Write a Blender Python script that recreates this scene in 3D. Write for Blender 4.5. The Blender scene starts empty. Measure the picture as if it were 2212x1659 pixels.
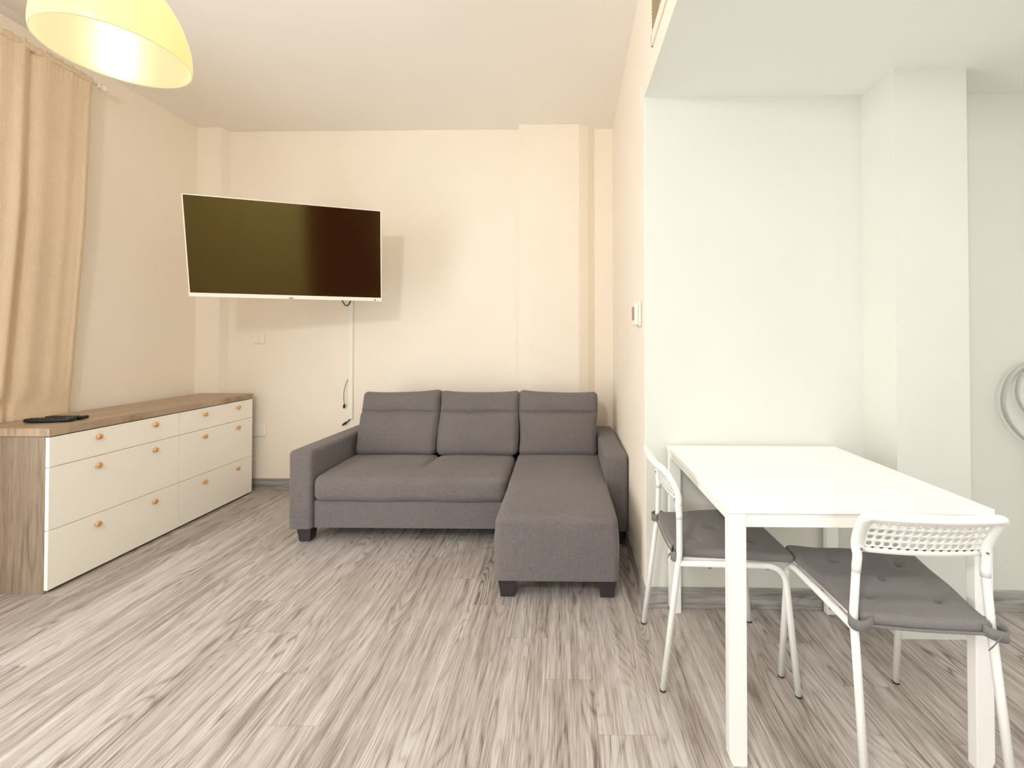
import bpy, bmesh, math, random
from mathutils import Vector, Matrix
R = math.radians
random.seed(4)
scene = bpy.context.scene
COL = scene.collection

# ------------------------------------------------------------------ camera
IMG_W, IMG_H, F_PX = 2212.0, 1659.0, 938.0
cd = bpy.data.cameras.new('camera'); cam = bpy.data.objects.new('camera', cd); COL.objects.link(cam)
cam.location = (0, 0, 1.225)
cam.rotation_euler = (R(90.7), 0, R(1.0))
cd.sensor_fit = 'HORIZONTAL'; cd.sensor_width = 36.0
cd.lens = 36.0 * F_PX / IMG_W
cd.shift_x = -(1199.6 - IMG_W / 2) / IMG_W
cd.shift_y = (721.8 - IMG_H / 2) / IMG_W
cd.clip_start = 0.02
scene.camera = cam

# ------------------------------------------------------------------ exposure
vs = scene.view_settings
vs.view_transform = 'Standard'; vs.look = 'None'; vs.gamma = 1.0; vs.use_curve_mapping = False
vs.exposure = 0.0
scene.cycles.max_bounces = 10
scene.cycles.diffuse_bounces = 8
scene.cycles.use_denoising = True
scene.cycles.sample_clamp_indirect = 6.0

# ------------------------------------------------------------------ world
world = bpy.data.worlds.new('world'); scene.world = world; world.use_nodes = True
bg = world.node_tree.nodes['Background']
bg.inputs['Color'].default_value = (0.82, 0.91, 1.0, 1); bg.inputs['Strength'].default_value = 2.5

def area_light(name, loc, rot, sx, sy, power, color, shape='RECTANGLE', spread=180):
    l = bpy.data.lights.new(name, 'AREA'); l.shape = shape; l.size = sx; l.size_y = sy
    l.energy = power; l.color = color; l.spread = R(spread)
    o = bpy.data.objects.new(name, l); COL.objects.link(o); o.location = loc; o.rotation_euler = rot
    return o
# daylight through the balcony door in the left wall and an added, unseen window behind the camera
area_light('window_daylight_left', (-3.02, 0.75, 1.2), (0, R(-90), 0), 2.2, 2.3, 66, (0.90, 0.95, 1.0))
area_light('added_daylight_rear', (1.55, -2.03, 1.45), (R(90), 0, 0), 2.3, 1.7, 17, (0.88, 0.95, 1.0))

# ------------------------------------------------------------------ materials
def lin(c):
    return tuple(((v / 255) / 12.92 if v / 255 <= 0.04045 else ((v / 255 + 0.055) / 1.055) ** 2.4) for v in c) + (1,)

class NT:
    def __init__(self, name):
        self.m = bpy.data.materials.new(name); self.m.use_nodes = True
        self.t = self.m.node_tree; self.b = self.t.nodes['Principled BSDF']
    def n(self, typ, **kw):
        nd = self.t.nodes.new(typ)
        for k, v in kw.items():
            if hasattr(nd, k): setattr(nd, k, v)
            else: nd.inputs[k].default_value = v
        return nd
    def l(self, a, b): self.t.links.new(a, b)
    def math(self, op, a, b=None, c=None):
        nd = self.n('ShaderNodeMath', operation=op)
        for i, v in enumerate((a, b, c)):
            if v is None: continue
            if isinstance(v, (int, float)): nd.inputs[i].default_value = v
            else: self.l(v, nd.inputs[i])
        return nd.outputs[0]
    def ramp(self, fac, stops):
        nd = self.n('ShaderNodeValToRGB'); e = nd.color_ramp.elements
        while len(e) < len(stops): e.new(0.5)
        for i, (p, c) in enumerate(stops): e[i].position = p; e[i].color = c
        self.l(fac, nd.inputs[0]); return nd.outputs[0]
    def mix(self, fac, a, b, blend='MIX'):
        nd = self.n('ShaderNodeMix', data_type='RGBA', blend_type=blend)
        for k, v in ((0, fac), (6, a), (7, b)):
            if isinstance(v, (int, float, tuple)): nd.inputs[k].default_value = v
            else: self.l(v, nd.inputs[k])
        return nd.outputs[2]

def plain(name, rgb, rough=0.5, spec=0.5, metal=0.0, noise=0.0, nscale=20, bump=0.0, bscale=200, coat=0.0):
    k = NT(name); k.b.inputs['Base Color'].default_value = lin(rgb)
    k.b.inputs['Roughness'].default_value = rough; k.b.inputs['Metallic'].default_value = metal
    k.b.inputs['Specular IOR Level'].default_value = spec
    k.b.inputs['Coat Weight'].default_value = coat
    tc = k.n('ShaderNodeTexCoord')
    if noise:
        nz = k.n('ShaderNodeTexNoise', Scale=nscale, Detail=5.0); k.l(tc.outputs['Object'], nz.inputs['Vector'])
        c = lin(rgb); lo = tuple(v * (1 - noise) for v in c[:3]) + (1,); hi = tuple(min(1, v * (1 + noise)) for v in c[:3]) + (1,)
        k.l(k.ramp(nz.outputs[0], [(0.3, lo), (0.7, hi)]), k.b.inputs['Base Color'])
    if bump:
        nz = k.n('ShaderNodeTexNoise', Scale=bscale, Detail=3.0); k.l(tc.outputs['Object'], nz.inputs['Vector'])
        bp = k.n('ShaderNodeBump', Strength=bump, Distance=0.002); k.l(nz.outputs[0], bp.inputs['Height'])
        k.l(bp.outputs[0], k.b.inputs['Normal'])
    return k.m

def fabric(name, dark, light, scale=1.0, rough=0.9, contrast=1.0, bump=0.35):
    """woven cloth: long slubs running both ways over a fine grain"""
    k = NT(name); k.b.inputs['Roughness'].default_value = rough
    k.b.inputs['Specular IOR Level'].default_value = 0.15
    k.b.inputs['Sheen Weight'].default_value = 0.15
    tc = k.n('ShaderNodeTexCoord')
    outs = []
    for sc in ((420, 420, 16), (16, 420, 420), (420, 16, 420)):
        mp = k.n('ShaderNodeMapping'); mp.inputs['Scale'].default_value = tuple(v * scale for v in sc)
        k.l(tc.outputs['Object'], mp.inputs[0])
        nz = k.n('ShaderNodeTexNoise', Scale=1.0, Detail=2.0); k.l(mp.outputs[0], nz.inputs['Vector']); outs.append(nz.outputs[0])
    s = k.math('ADD', k.math('ADD', outs[0], outs[1]), outs[2])
    s = k.math('DIVIDE', s, 3.0)
    c = 0.16 / contrast
    col = k.ramp(s, [(0.5 - c, lin(dark)), (0.5 + c, lin(light))])
    big = k.n('ShaderNodeTexNoise', Scale=3.0, Detail=3.0); k.l(tc.outputs['Object'], big.inputs['Vector'])
    col2 = k.mix(0.12, col, k.ramp(big.outputs[0], [(0.3, lin(dark)), (0.7, lin(light))]))
    k.l(col2, k.b.inputs['Base Color'])
    bp = k.n('ShaderNodeBump', Strength=bump, Distance=0.0015); k.l(s, bp.inputs['Height']); k.l(bp.outputs[0], k.b.inputs['Normal'])
    return k.m

def wood_planks(name, c_dark, c_mid, c_light, planks=True, axis='Y', rough=0.42, fine=1.0, tone=0.5):
    """grey oak laminate: staggered boards, cathedral figure, knots and pores"""
    k = NT(name); k.b.inputs['Roughness'].default_value = rough
    k.b.inputs['Specular IOR Level'].default_value = 0.4
    tc = k.n('ShaderNodeTexCoord'); sp = k.n('ShaderNodeSeparateXYZ'); k.l(tc.outputs['Object'], sp.inputs[0])
    X, Y, Z = sp.outputs
    if axis == 'Y': a, g, w = X, Y, Z          # a across the grain, g along the grain
    elif axis == 'Z': a, g, w = k.math('ADD', X, Y), Z, Y
    else: a, g, w = Z, k.math('ADD', X, Y), Y
    if planks:
        W, L = 0.176, 1.285
        ia = k.math('DIVIDE', k.math('ADD', a, 0.065), W)
        i = k.math('FLOOR', ia); fa = k.math('FRACT', ia)
        jg = k.math('DIVIDE', k.math('ADD', k.math('ADD', g, -1.58), k.math('MULTIPLY', i, 0.2165)), L)
        j = k.math('FLOOR', jg); fg = k.math('FRACT', jg)
        cv = k.n('ShaderNodeCombineXYZ'); k.l(i, cv.inputs[0]); k.l(j, cv.inputs[1])
        wn = k.n('ShaderNodeTexWhiteNoise', noise_dimensions='2D'); k.l(cv.outputs[0], wn.inputs[0])
        rnd = wn.outputs['Value']
        rs = k.n('ShaderNodeSeparateColor'); k.l(wn.outputs['Color'], rs.inputs[0]); rnd2 = rs.outputs[1]
    else:
        rnd = rnd2 = None
    off = k.math('MULTIPLY', rnd, 37.0) if planks else 3.3
    # figure field
    c1 = k.n('ShaderNodeCombineXYZ'); k.l(k.math('MULTIPLY', a, 7.0), c1.inputs[0]); k.l(k.math('MULTIPLY', g, 0.9), c1.inputs[1])
    if planks: k.l(off, c1.inputs[2])
    else: k.l(k.math('MULTIPLY', w, 2.0), c1.inputs[2])
    f1 = k.n('ShaderNodeTexNoise', Scale=1.0, Detail=1.5, Roughness=0.45, Distortion=0.35); k.l(c1.outputs[0], f1.inputs['Vector'])
    fl = k.math('MULTIPLY', f1.outputs[0], 150.0 * fine)
    rings = k.math('SUBTRACT', 0.42, k.math('POWER', k.math('SUBTRACT', 1.0, k.math('ABSOLUTE', k.math('SINE', k.math('MULTIPLY', fl, 0.5)))), 1.6))
    # fine grain
    c2 = k.n('ShaderNodeCombineXYZ'); k.l(k.math('MULTIPLY', a, 260.0), c2.inputs[0]); k.l(k.math('MULTIPLY', g, 9.0), c2.inputs[1])
    if planks: k.l(off, c2.inputs[2])
    f2 = k.n('ShaderNodeTexNoise', Scale=1.0, Detail=4.0, Roughness=0.6); k.l(c2.outputs[0], f2.inputs['Vector'])
    # broad streaks
    c3 = k.n('ShaderNodeCombineXYZ'); k.l(k.math('MULTIPLY', a, 38.0), c3.inputs[0]); k.l(k.math('MULTIPLY', g, 1.1), c3.inputs[1])
    if planks: k.l(k.math('ADD', off, 5.0), c3.inputs[2])
    f3 = k.n('ShaderNodeTexNoise', Scale=1.0, Detail=3.0, Roughness=0.55, Distortion=0.5); k.l(c3.outputs[0], f3.inputs['Vector'])
    # large variation decides where the figure is strong
    c4 = k.n('ShaderNodeCombineXYZ'); k.l(k.math('MULTIPLY', a, 4.0), c4.inputs[0]); k.l(k.math('MULTIPLY', g, 1.6), c4.inputs[1])
    if planks: k.l(k.math('ADD', off, 9.0), c4.inputs[2])
    f4 = k.n('ShaderNodeTexNoise', Scale=1.0, Detail=2.0); k.l(c4.outputs[0], f4.inputs['Vector'])
    amp = k.math('MULTIPLY', k.math('MAXIMUM', k.math('SUBTRACT', f4.outputs[0], 0.38), 0.0), 1.5)
    v = k.math('ADD', k.math('MULTIPLY', rings, amp), k.math('MULTIPLY', k.math('SUBTRACT', f2.outputs[0], 0.5), 1.25))
    v = k.math('ADD', v, k.math('MULTIPLY', k.math('SUBTRACT', f3.outputs[0], 0.5), 1.0))
    if planks: v = k.math('ADD', v, k.math('MULTIPLY', k.math('SUBTRACT', rnd2, 0.5), 0.22))
    # knots
    if planks:
        c5 = k.n('ShaderNodeCombineXYZ'); k.l(k.math('MULTIPLY', a, 5.5), c5.inputs[0]); k.l(k.math('MULTIPLY', g, 1.9), c5.inputs[1]); k.l(off, c5.inputs[2])
        vo = k.n('ShaderNodeTexVoronoi', Scale=1.0, Randomness=1.0); k.l(c5.outputs[0], vo.inputs['Vector'])
        kn = k.math('MULTIPLY', k.math('MAXIMUM', k.math('SUBTRACT', 0.13, vo.outputs['Distance']), 0.0), -3.2)
        v = k.math('ADD', v, kn)
    v = k.math('ADD', v, tone)
    col = k.ramp(v, [(0.12, lin(c_dark)), (0.5, lin(c_mid)), (0.85, lin(c_light))])
    if planks:
        ga = k.math('MINIMUM', fa, k.math('SUBTRACT', 1.0, fa)); gg = k.math('MINIMUM', fg, k.math('SUBTRACT', 1.0, fg))
        seam = k.math('MAXIMUM', k.math('LESS_THAN', ga, 0.0045), k.math('LESS_THAN', gg, 0.0009))
        col = k.mix(k.math('MULTIPLY', seam, 0.32), col, lin((110, 98, 88)))
    k.l(col, k.b.inputs['Base Color'])
    bp = k.n('ShaderNodeBump', Strength=0.12, Distance=0.001); k.l(v, bp.inputs['Height']); k.l(bp.outputs[0], k.b.inputs['Normal'])
    return k.m

M = {}
M['wall_cream'] = plain('cream_wall_paint', (242, 232, 216), 0.75, 0.2, noise=0.012, nscale=2.5, bump=0.05, bscale=90)
M['wall_white'] = plain('white_wall_paint', (219, 218, 209), 0.75, 0.2, noise=0.012, nscale=2.5, bump=0.05, bscale=90)
M['ceil_cream'] = plain('ceiling_paint', (245, 240, 232), 0.85, 0.15, noise=0.01, nscale=2)
M['ceil_white'] = plain('white_ceiling_paint', (240, 240, 234), 0.85, 0.15, noise=0.01, nscale=2)
M['floor'] = wood_planks('grey_oak_laminate', (116, 103, 95), (171, 160, 152), (202, 195, 189))
M['skirting'] = wood_planks('grey_oak_skirting', (110, 106, 103), (152, 147, 142), (178, 173, 168), planks=False, axis='X', fine=0.6)
M['dresser_wood'] = wood_planks('brown_oak_laminate', (116, 99, 82), (146, 128, 109), (162, 145, 126), planks=False, axis='Z', fine=0.35, rough=0.5)
M['dresser_top'] = wood_planks('brown_oak_top', (136, 114, 90), (170, 148, 124), (186, 165, 140), planks=False, axis='Y', fine=0.35, rough=0.45)
M['cream_lacquer'] = plain('cream_drawer_front', (254, 249, 238), 0.35, 0.4, noise=0.01, nscale=3)
M['white_edge'] = plain('white_edge_band', (250, 249, 244), 0.4)
M['brass'] = plain('copper_knob', (224, 178, 128), 0.3, 0.5, metal=0.45, noise=0.03)
M['black'] = plain('black_plastic', (16, 15, 17), 0.35, 0.5, noise=0.05)
M['shadow_gap'] = plain('plinth_shadow', (48, 44, 42), 0.6, noise=0.05)  # dark tone stands for the shadow gap at the dresser plinth
M['white_metal'] = plain('white_powder_coat', (244, 242, 236), 0.38, 0.45, noise=0.008, nscale=8)
M['white_top'] = plain('white_table_foil', (248, 249, 247), 0.32, 0.5, noise=0.004, nscale=4)
M['white_plastic'] = plain('white_plastic', (240, 234, 220), 0.4, 0.4, noise=0.01)
M['tv_frame'] = plain('white_tv_frame', (238, 228, 214), 0.35, 0.5, noise=0.01)
M['tv_back'] = plain('tv_back_shell', (228, 222, 210), 0.5, noise=0.02)
M['sofa'] = fabric('grey_brown_linen', (84, 78, 77), (132, 124, 122), scale=1.6)
M['sofa_foot'] = plain('dark_stained_foot', (52, 44, 48), 0.4, noise=0.1, nscale=30)
M['cushion'] = fabric('taupe_seat_pad_cloth', (108, 103, 101), (134, 128, 126), scale=1.6, bump=0.15, contrast=0.8)
M['curtain'] = fabric('beige_curtain_cloth', (208, 186, 156), (232, 211, 182), scale=0.8, bump=0.2)
M['grille_dark'] = plain('grille_shadow_gap', (70, 56, 36), 0.7, noise=0.05)
M['grille'] = plain('aluminium_grille', (196, 176, 140), 0.45, noise=0.03)
M['lcd'] = plain('olive_lcd', (122, 108, 62), 0.25, noise=0.05)
M['rubber'] = plain('black_rubber_foot', (40, 40, 40), 0.7, noise=0.05)
M['steel'] = plain('steel_screw', (150, 148, 142), 0.3, metal=0.9, noise=0.05)
M['loop_cloth'] = fabric('pale_grey_loop_cloth', (176, 172, 166), (204, 202, 196), scale=1.0, bump=0.1)  # grey of the loop that stands for a shadow-like blur
M['door_wood'] = wood_planks('dark_red_door_wood', (40, 14, 12), (66, 22, 18), (84, 32, 24), planks=False, axis='Z', fine=0.4, rough=0.4)
M['glass'] = NT('window_glass').m
gb = M['glass'].node_tree.nodes['Principled BSDF']; gb.inputs['Transmission Weight'].default_value = 1.0
gb.inputs['Roughness'].default_value = 0.0; gb.inputs['IOR'].default_value = 1.05
k = NT('tv_screen_panel'); k.b.inputs['Base Color'].default_value = lin((26, 19, 12)); k.b.inputs['Roughness'].default_value = 0.12
k.b.inputs['Specular IOR Level'].default_value = 0.9
k.b.inputs['Specular Tint'].default_value = (1.0, .80, .26, 1)
tcx = k.n('ShaderNodeTexCoord'); nzx = k.n('ShaderNodeTexNoise', Scale=900.0, Detail=1.0); k.l(tcx.outputs['Object'], nzx.inputs['Vector'])
k.l(k.ramp(nzx.outputs[0], [(0.35, lin((26, 9, 4))), (0.65, lin((46, 20, 8)))]), k.b.inputs['Base Color']); M['screen'] = k.m

def lamp_mat(name, base, emit, strength):
    k = NT(name); k.b.inputs['Base Color'].default_value = lin(base); k.b.inputs['Roughness'].default_value = 0.35
    k.b.inputs['Emission Color'].default_value = emit + (1,); k.b.inputs['Emission Strength'].default_value = strength
    return k.m
M['shade_out'] = lamp_mat('lit_shade_outside', (200, 176, 120), (1.0, 0.80, 0.33), 0.62)
M['shade_in'] = lamp_mat('lit_shade_inside', (44, 36, 16), (1.0, 0.88, 0.47), 0.8)
M['globe'] = lamp_mat('opal_fill_globe', (250, 248, 240), (.97, .99, 1.0), 135)  # glow of the added, unseen globe that brightens walls and ceiling
M['bulb'] = lamp_mat('lit_bulb', (255, 250, 230), (1.0, 0.85, 0.55), 12)

# ------------------------------------------------------------------ helpers
def link(name, bm, mat, parent=None, smooth=False, mats=None):
    bmesh.ops.remove_doubles(bm, verts=bm.verts, dist=1e-6)
    bmesh.ops.recalc_face_normals(bm, faces=bm.faces)
    me = bpy.data.meshes.new(name); bm.to_mesh(me); bm.free()
    for m in (mats or [mat]): me.materials.append(m)
    if smooth:
        for p in me.polygons: p.use_smooth = True
    o = bpy.data.objects.new(name, me); COL.objects.link(o)
    if parent is not None: o.parent = parent
    return o
def thing(name, label, cat, loc=(0, 0, 0), rz=0.0, group=None):
    o = bpy.data.objects.new(name, None); COL.objects.link(o); o.location = loc; o.rotation_euler = (0, 0, rz)
    o.empty_display_size = 0.1
    o['label'] = label; o['category'] = cat
    if group: o['group'] = group
    return o
def tag(o, label, cat, group=None):
    o['label'] = label; o['category'] = cat
    if group: o['group'] = group
    return o
def struct(o, label=None, cat=None):
    o['kind'] = 'structure'
    if label: o['label'] = label
    if cat: o['category'] = cat
    return o
def bevel(o, w=0.003, seg=2, angle=40):
    md = o.modifiers.new('bevel', 'BEVEL'); md.width = w; md.segments = seg; md.limit_method = 'ANGLE'; md.angle_limit = R(angle)
    for p in o.data.polygons: p.use_smooth = True
    md.harden_normals = True
    return o
def box(bm, x0, x1, y0, y1, z0, z1, mi=0):
    vs_ = [bm.verts.new((x, y, z)) for x in (x0, x1) for y in (y0, y1) for z in (z0, z1)]
    fs = []
    for f in ((0, 1, 3, 2), (4, 6, 7, 5), (0, 4, 5, 1), (2, 3, 7, 6), (0, 2, 6, 4), (1, 5, 7, 3)):
        q = bm.faces.new([vs_[i] for i in f]); q.material_index = mi; fs.append(q)
    return vs_
def boxes(name, lst, mat, parent=None, bev=0.0, seg=2):
    bm = bmesh.new()
    for b in lst: box(bm, *b)
    bmesh.ops.recalc_face_normals(bm, faces=bm.faces)
    me = bpy.data.meshes.new(name); bm.to_mesh(me); bm.free(); me.materials.append(mat)
    o = bpy.data.objects.new(name, me); COL.objects.link(o)
    if parent is not None: o.parent = parent
    if bev: bevel(o, bev, seg)
    return o
def prism(name, poly, z0, z1, mat, parent=None, bev=0):
    bm = bmesh.new()
    lo = [bm.verts.new((x, y, z0)) for x, y in poly]; hi = [bm.verts.new((x, y, z1)) for x, y in poly]
    n = len(poly)
    for i in range(n): bm.faces.new((lo[i], lo[(i + 1) % n], hi[(i + 1) % n], hi[i]))
    bm.faces.new(lo[::-1]); bm.faces.new(hi)
    o = link(name, bm, mat, parent)
    if bev: bevel(o, bev)
    return o
def fillet(pts, r, seg=6):
    pts = [Vector(p) for p in pts]; out = [pts[0]]
    for i in range(1, len(pts) - 1):
        a, b, c = pts[i - 1], pts[i], pts[i + 1]
        rr = r[i - 1] if isinstance(r, (list, tuple)) else r
        d1 = (a - b); d2 = (c - b); l = min(rr, d1.length * 0.49, d2.length * 0.49)
        p = b + d1.normalized() * l; q = b + d2.normalized() * l
        for s in range(seg + 1):
            t = s / seg; out.append(p * (1 - t) ** 2 + b * 2 * t * (1 - t) + q * t * t)
    out.append(pts[-1]); return out
def tube(bm, pts, rad, sides=14, cap=True, flat=None):
    pts = [Vector(p) for p in pts]; n = len(pts)
    rads = rad if isinstance(rad, (list, tuple)) else [rad] * n
    T = [(pts[min(i + 1, n - 1)] - pts[max(i - 1, 0)]).normalized() for i in range(n)]
    up = Vector((0, 0, 1)) if abs(T[0].z) < 0.9 else Vector((0, 1, 0))
    N = (up - T[0] * up.dot(T[0])).normalized(); rings = []
    for i in range(n):
        N = (N - T[i] * N.dot(T[i])).normalized(); B = T[i].cross(N)
        rr = rads[i]; ru, rv = (rr if isinstance(rr, tuple) else (rr, rr))
        rings.append([bm.verts.new(pts[i] + N * math.cos(2 * math.pi * s / sides) * ru + B * math.sin(2 * math.pi * s / sides) * rv) for s in range(sides)])
    for i in range(n - 1):
        for s in range(sides):
            bm.faces.new((rings[i][s], rings[i][(s + 1) % sides], rings[i + 1][(s + 1) % sides], rings[i + 1][s]))
    if cap:
        bm.faces.new(rings[0][::-1]); bm.faces.new(rings[-1])
def lathe(bm, prof, c=(0, 0, 0), axis='Z', seg=48):
    rings = []
    for r, h in prof:
        ring = []
        for s in range(seg):
            a = 2 * math.pi * s / seg; u, v = r * math.cos(a), r * math.sin(a)
            p = (u, v, h) if axis == 'Z' else ((h, u, v) if axis == 'X' else (u, h, v))
            ring.append(bm.verts.new(Vector(p) + Vector(c)))
        rings.append(ring)
    for i in range(len(rings) - 1):
        for s in range(seg):
            bm.faces.new((rings[i][s], rings[i][(s + 1) % seg], rings[i + 1][(s + 1) % seg], rings[i + 1][s]))
    return rings
def soft_box(name, x0, x1, y0, y1, z0, z1, r, mat, parent=None, n=(14, 12, 5), deform=None, flat=False):
    """upholstered block: box with rounded edges, then an optional deform(point, u, v, w)"""
    def axis(lo, hi, cnt):
        rr = min(r, (hi - lo) * 0.49)
        e = [0, .12, .3, .55, .8, 1]
        a = [lo + rr * t for t in e]; b = [hi - rr * t for t in reversed(e)]
        mid = [a[-1] + (b[0] - a[-1]) * t / cnt for t in range(1, cnt)]
        return a + mid + b
    xs, ys, zs = axis(x0, x1, n[0]), axis(y0, y1, n[1]), axis(z0, z1, n[2])
    bm = bmesh.new(); V = {}
    def rnd(x, y, z):
        rr = min(r, (x1 - x0) * .49, (y1 - y0) * .49, (z1 - z0) * .49)
        c = Vector((min(max(x, x0 + rr), x1 - rr), min(max(y, y0 + rr), y1 - rr), min(max(z, z0 + rr), z1 - rr)))
        if flat and z < z0 + rr: c.z = z
        d = Vector((x, y, z)) - c
        if d.length < 1e-9: return Vector((x, y, z))
        m = max(abs(d.x), abs(d.y), abs(d.z))
        return c + d.normalized() * m
    def vert(i, j, k_):
        key = (i, j, k_)
        if key not in V:
            p = rnd(xs[i], ys[j], zs[k_])
            if deform:
                u = 2 * (p.x - x0) / (x1 - x0) - 1; v = 2 * (p.y - y0) / (y1 - y0) - 1; w = 2 * (p.z - z0) / (z1 - z0) - 1
                p = deform(p, u, v, w)
            V[key] = bm.verts.new(p)
        return V[key]
    nx, ny, nz = len(xs) - 1, len(ys) - 1, len(zs) - 1
    for i in range(nx):
        for j in range(ny):
            for k_ in (0, nz): bm.faces.new((vert(i, j, k_), vert(i + 1, j, k_), vert(i + 1, j + 1, k_), vert(i, j + 1, k_)))
    for i in range(nx):
        for k_ in range(nz):
            for j in (0, ny): bm.faces.new((vert(i, j, k_), vert(i + 1, j, k_), vert(i + 1, j, k_ + 1), vert(i, j, k_ + 1)))
    for j in range(ny):
        for k_ in range(nz):
            for i in (0, nx): bm.faces.new((vert(i, j, k_), vert(i, j + 1, k_), vert(i, j + 1, k_ + 1), vert(i, j, k_ + 1)))
    return link(name, bm, mat, parent, smooth=True)
def bez(p0, p1, p2, p3, n=16):
    P = [Vector(p) for p in (p0, p1, p2, p3)]
    return [P[0] * (1 - t) ** 3 + P[1] * 3 * t * (1 - t) ** 2 + P[2] * 3 * t * t * (1 - t) + P[3] * t ** 3 for t in [i / n for i in range(n + 1)]]

# ------------------------------------------------------------------ room shell
XL, XR, YB, YF = -2.96, 3.1, 3.52, -2.1       # left wall, far right wall, back wall, wall behind the camera
XW, YD, ZC, ZD = 0.378, 2.012, 2.94, 2.35      # living/dining corner, dining wall, ceilings
struct(boxes('floor', [(XL - .15, XR + .15, YF - .15, YB + .2, -0.1, 0)], M['floor']))
struct(boxes('ceiling', [(XL - .15, XW + .1, YF - .15, YB + .2, ZC, ZC + .12)], M['ceil_cream']))
struct(boxes('ceiling_dining', [(XW + .0008, XR + .15, YF - .15, YD + .1, ZD, ZD + .1)], M['ceil_white']))
# back wall with corner column, shallow pilaster and its splayed return
prof = [(XL - .15, YB + .2), (XL - .15, 3.445), (-2.765, 3.445), (-2.745, YB), (-.356, YB), (-.35, 3.44), (.129, 3.44), (.2, 3.475), (.257, YB + .005), (XW + .1, YB + .005), (XW + .1, YB + .2)]
struct(prism('wall_back', prof, 0, ZC, M['wall_cream']))
# left wall with the balcony door opening
WY0, WY1, WZ = -.45, 1.95, 2.32
struct(boxes('wall_left', [(XL - .15, XL, YF - .15, WY0, 0, ZC), (XL - .15, XL, WY1, YB, 0, ZC), (XL - .15, XL, WY0, WY1, WZ, ZC)], M['wall_cream']))
# wall between living and dining: its living face, and the white dining face
struct(prism('wall_right', [(XW, YD + .002), (XW + .1, YD + .002), (XW + .12, YB + .1), (XW + .028, YB + .1)], 0, ZC, M['wall_cream']))
struct(boxes('wall_dining', [(XW + .004, XR + .15, YD, YD + .12, 0, ZD)], M['wall_white']))
struct(boxes('wall_pillar', [(1.374, 1.671, 1.815, YD + .01, 0, ZD)], M['wall_white']))
struct(boxes('trim_1', [(XW, XW + .1, YF, YD + .003, ZD + .001, ZC)], M['wall_cream']))
struct(boxes('wall_far_right', [(XR, XR + .15, YF - .15, YD, 0, ZD)], M['wall_white']))
# wall behind the camera with a window added as a light source
RX0, RX1, RZ0, RZ1 = .4, 2.7, .6, 2.3
struct(boxes('wall_rear', [(XL, RX0, YF - .15, YF, 0, ZC), (RX1, XR, YF - .15, YF, 0, ZC), (RX0, RX1, YF - .15, YF, 0, RZ0), (RX0, RX1, YF - .15, YF, RZ1, ZC)], M['wall_white']))

def window(name, axis, a0, a1, z0, z1, c, nm):
    root = bpy.data.objects.new(name, None); COL.objects.link(root); struct(root)
    fr = []; t = .06; mid = (a0 + a1) / 2
    bars = [(a0, a0 + t, z0, z1), (a1 - t, a1, z0, z1), (a0, a1, z0, z0 + t), (a0, a1, z1 - t, z1), (mid - .04, mid + .04, z0, z1)]
    for (p, q, r_, s_) in bars: fr.append((c - .03, c + .03, p, q, r_, s_) if axis == 'X' else (p, q, c - .03, c + .03, r_, s_))
    boxes('window_frame', fr, M['white_metal'], root, .004)
    g = (c - .004, c + .004, a0 + t, a1 - t, z0 + t, z1 - t) if axis == 'X' else (a0 + t, a1 - t, c - .004, c + .004, z0 + t, z1 - t)
    boxes('pane', [g], M['glass'], root)
window('window_1', 'X', WY0, WY1, 0.0, WZ, XL - .11, 1)
window('window_2', 'Y', RX0, RX1, RZ0, RZ1, YF - .11, 2)  # unseen window, added as a source of light from behind
# door in the rear wall (only met in the television's reflection)
dr = bpy.data.objects.new('door_1', None); COL.objects.link(dr); struct(dr)
for a_, b_ in ((-1.03, -.345), (-.335, .32)):
    lf = boxes('door_leaf', [(a_, b_, YF + .002, YF + .04, 0.005, 2.3)], M['door_wood'], dr, .004)
    boxes('door_handle', [((b_ if a_ < -1 else a_ + .05) - .035, (b_ if a_ < -1 else a_ + .05) - .015, YF + .05, YF + .065, .95, 1.15)], M['steel'], lf, .003)
boxes('door_frame', [(-1.17, -1.03, YF + .001, YF + .05, 0, 2.37), (.32, .38, YF + .001, YF + .05, 0, 2.37), (-1.03, .32, YF + .001, YF + .05, 2.3, 2.37)], M['white_metal'], dr, .004)

# skirting boards
BH, BT = .092, .012
def skirt(name, segs):
    struct(boxes(name, segs, M['skirting'], None, .003))
skirt('baseboard_back', [(-2.765, -.356, YB - BT, YB, 0, BH)])
struct(prism('baseboard_right', [(XW - BT, YD + .0005), (XW, YD + .0005), (XW + .027, YB), (XW + .027 - BT, YB)], 0, BH, M['skirting'], None, .002))
skirt('baseboard_dining', [(XW - BT, 1.374, YD - BT, YD, 0, BH), (1.671, XR, YD - BT, YD, 0, BH)])
skirt('baseboard_left', [(XL, XL + BT, WY1 + .02, 3.445, 0, BH)])

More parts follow.
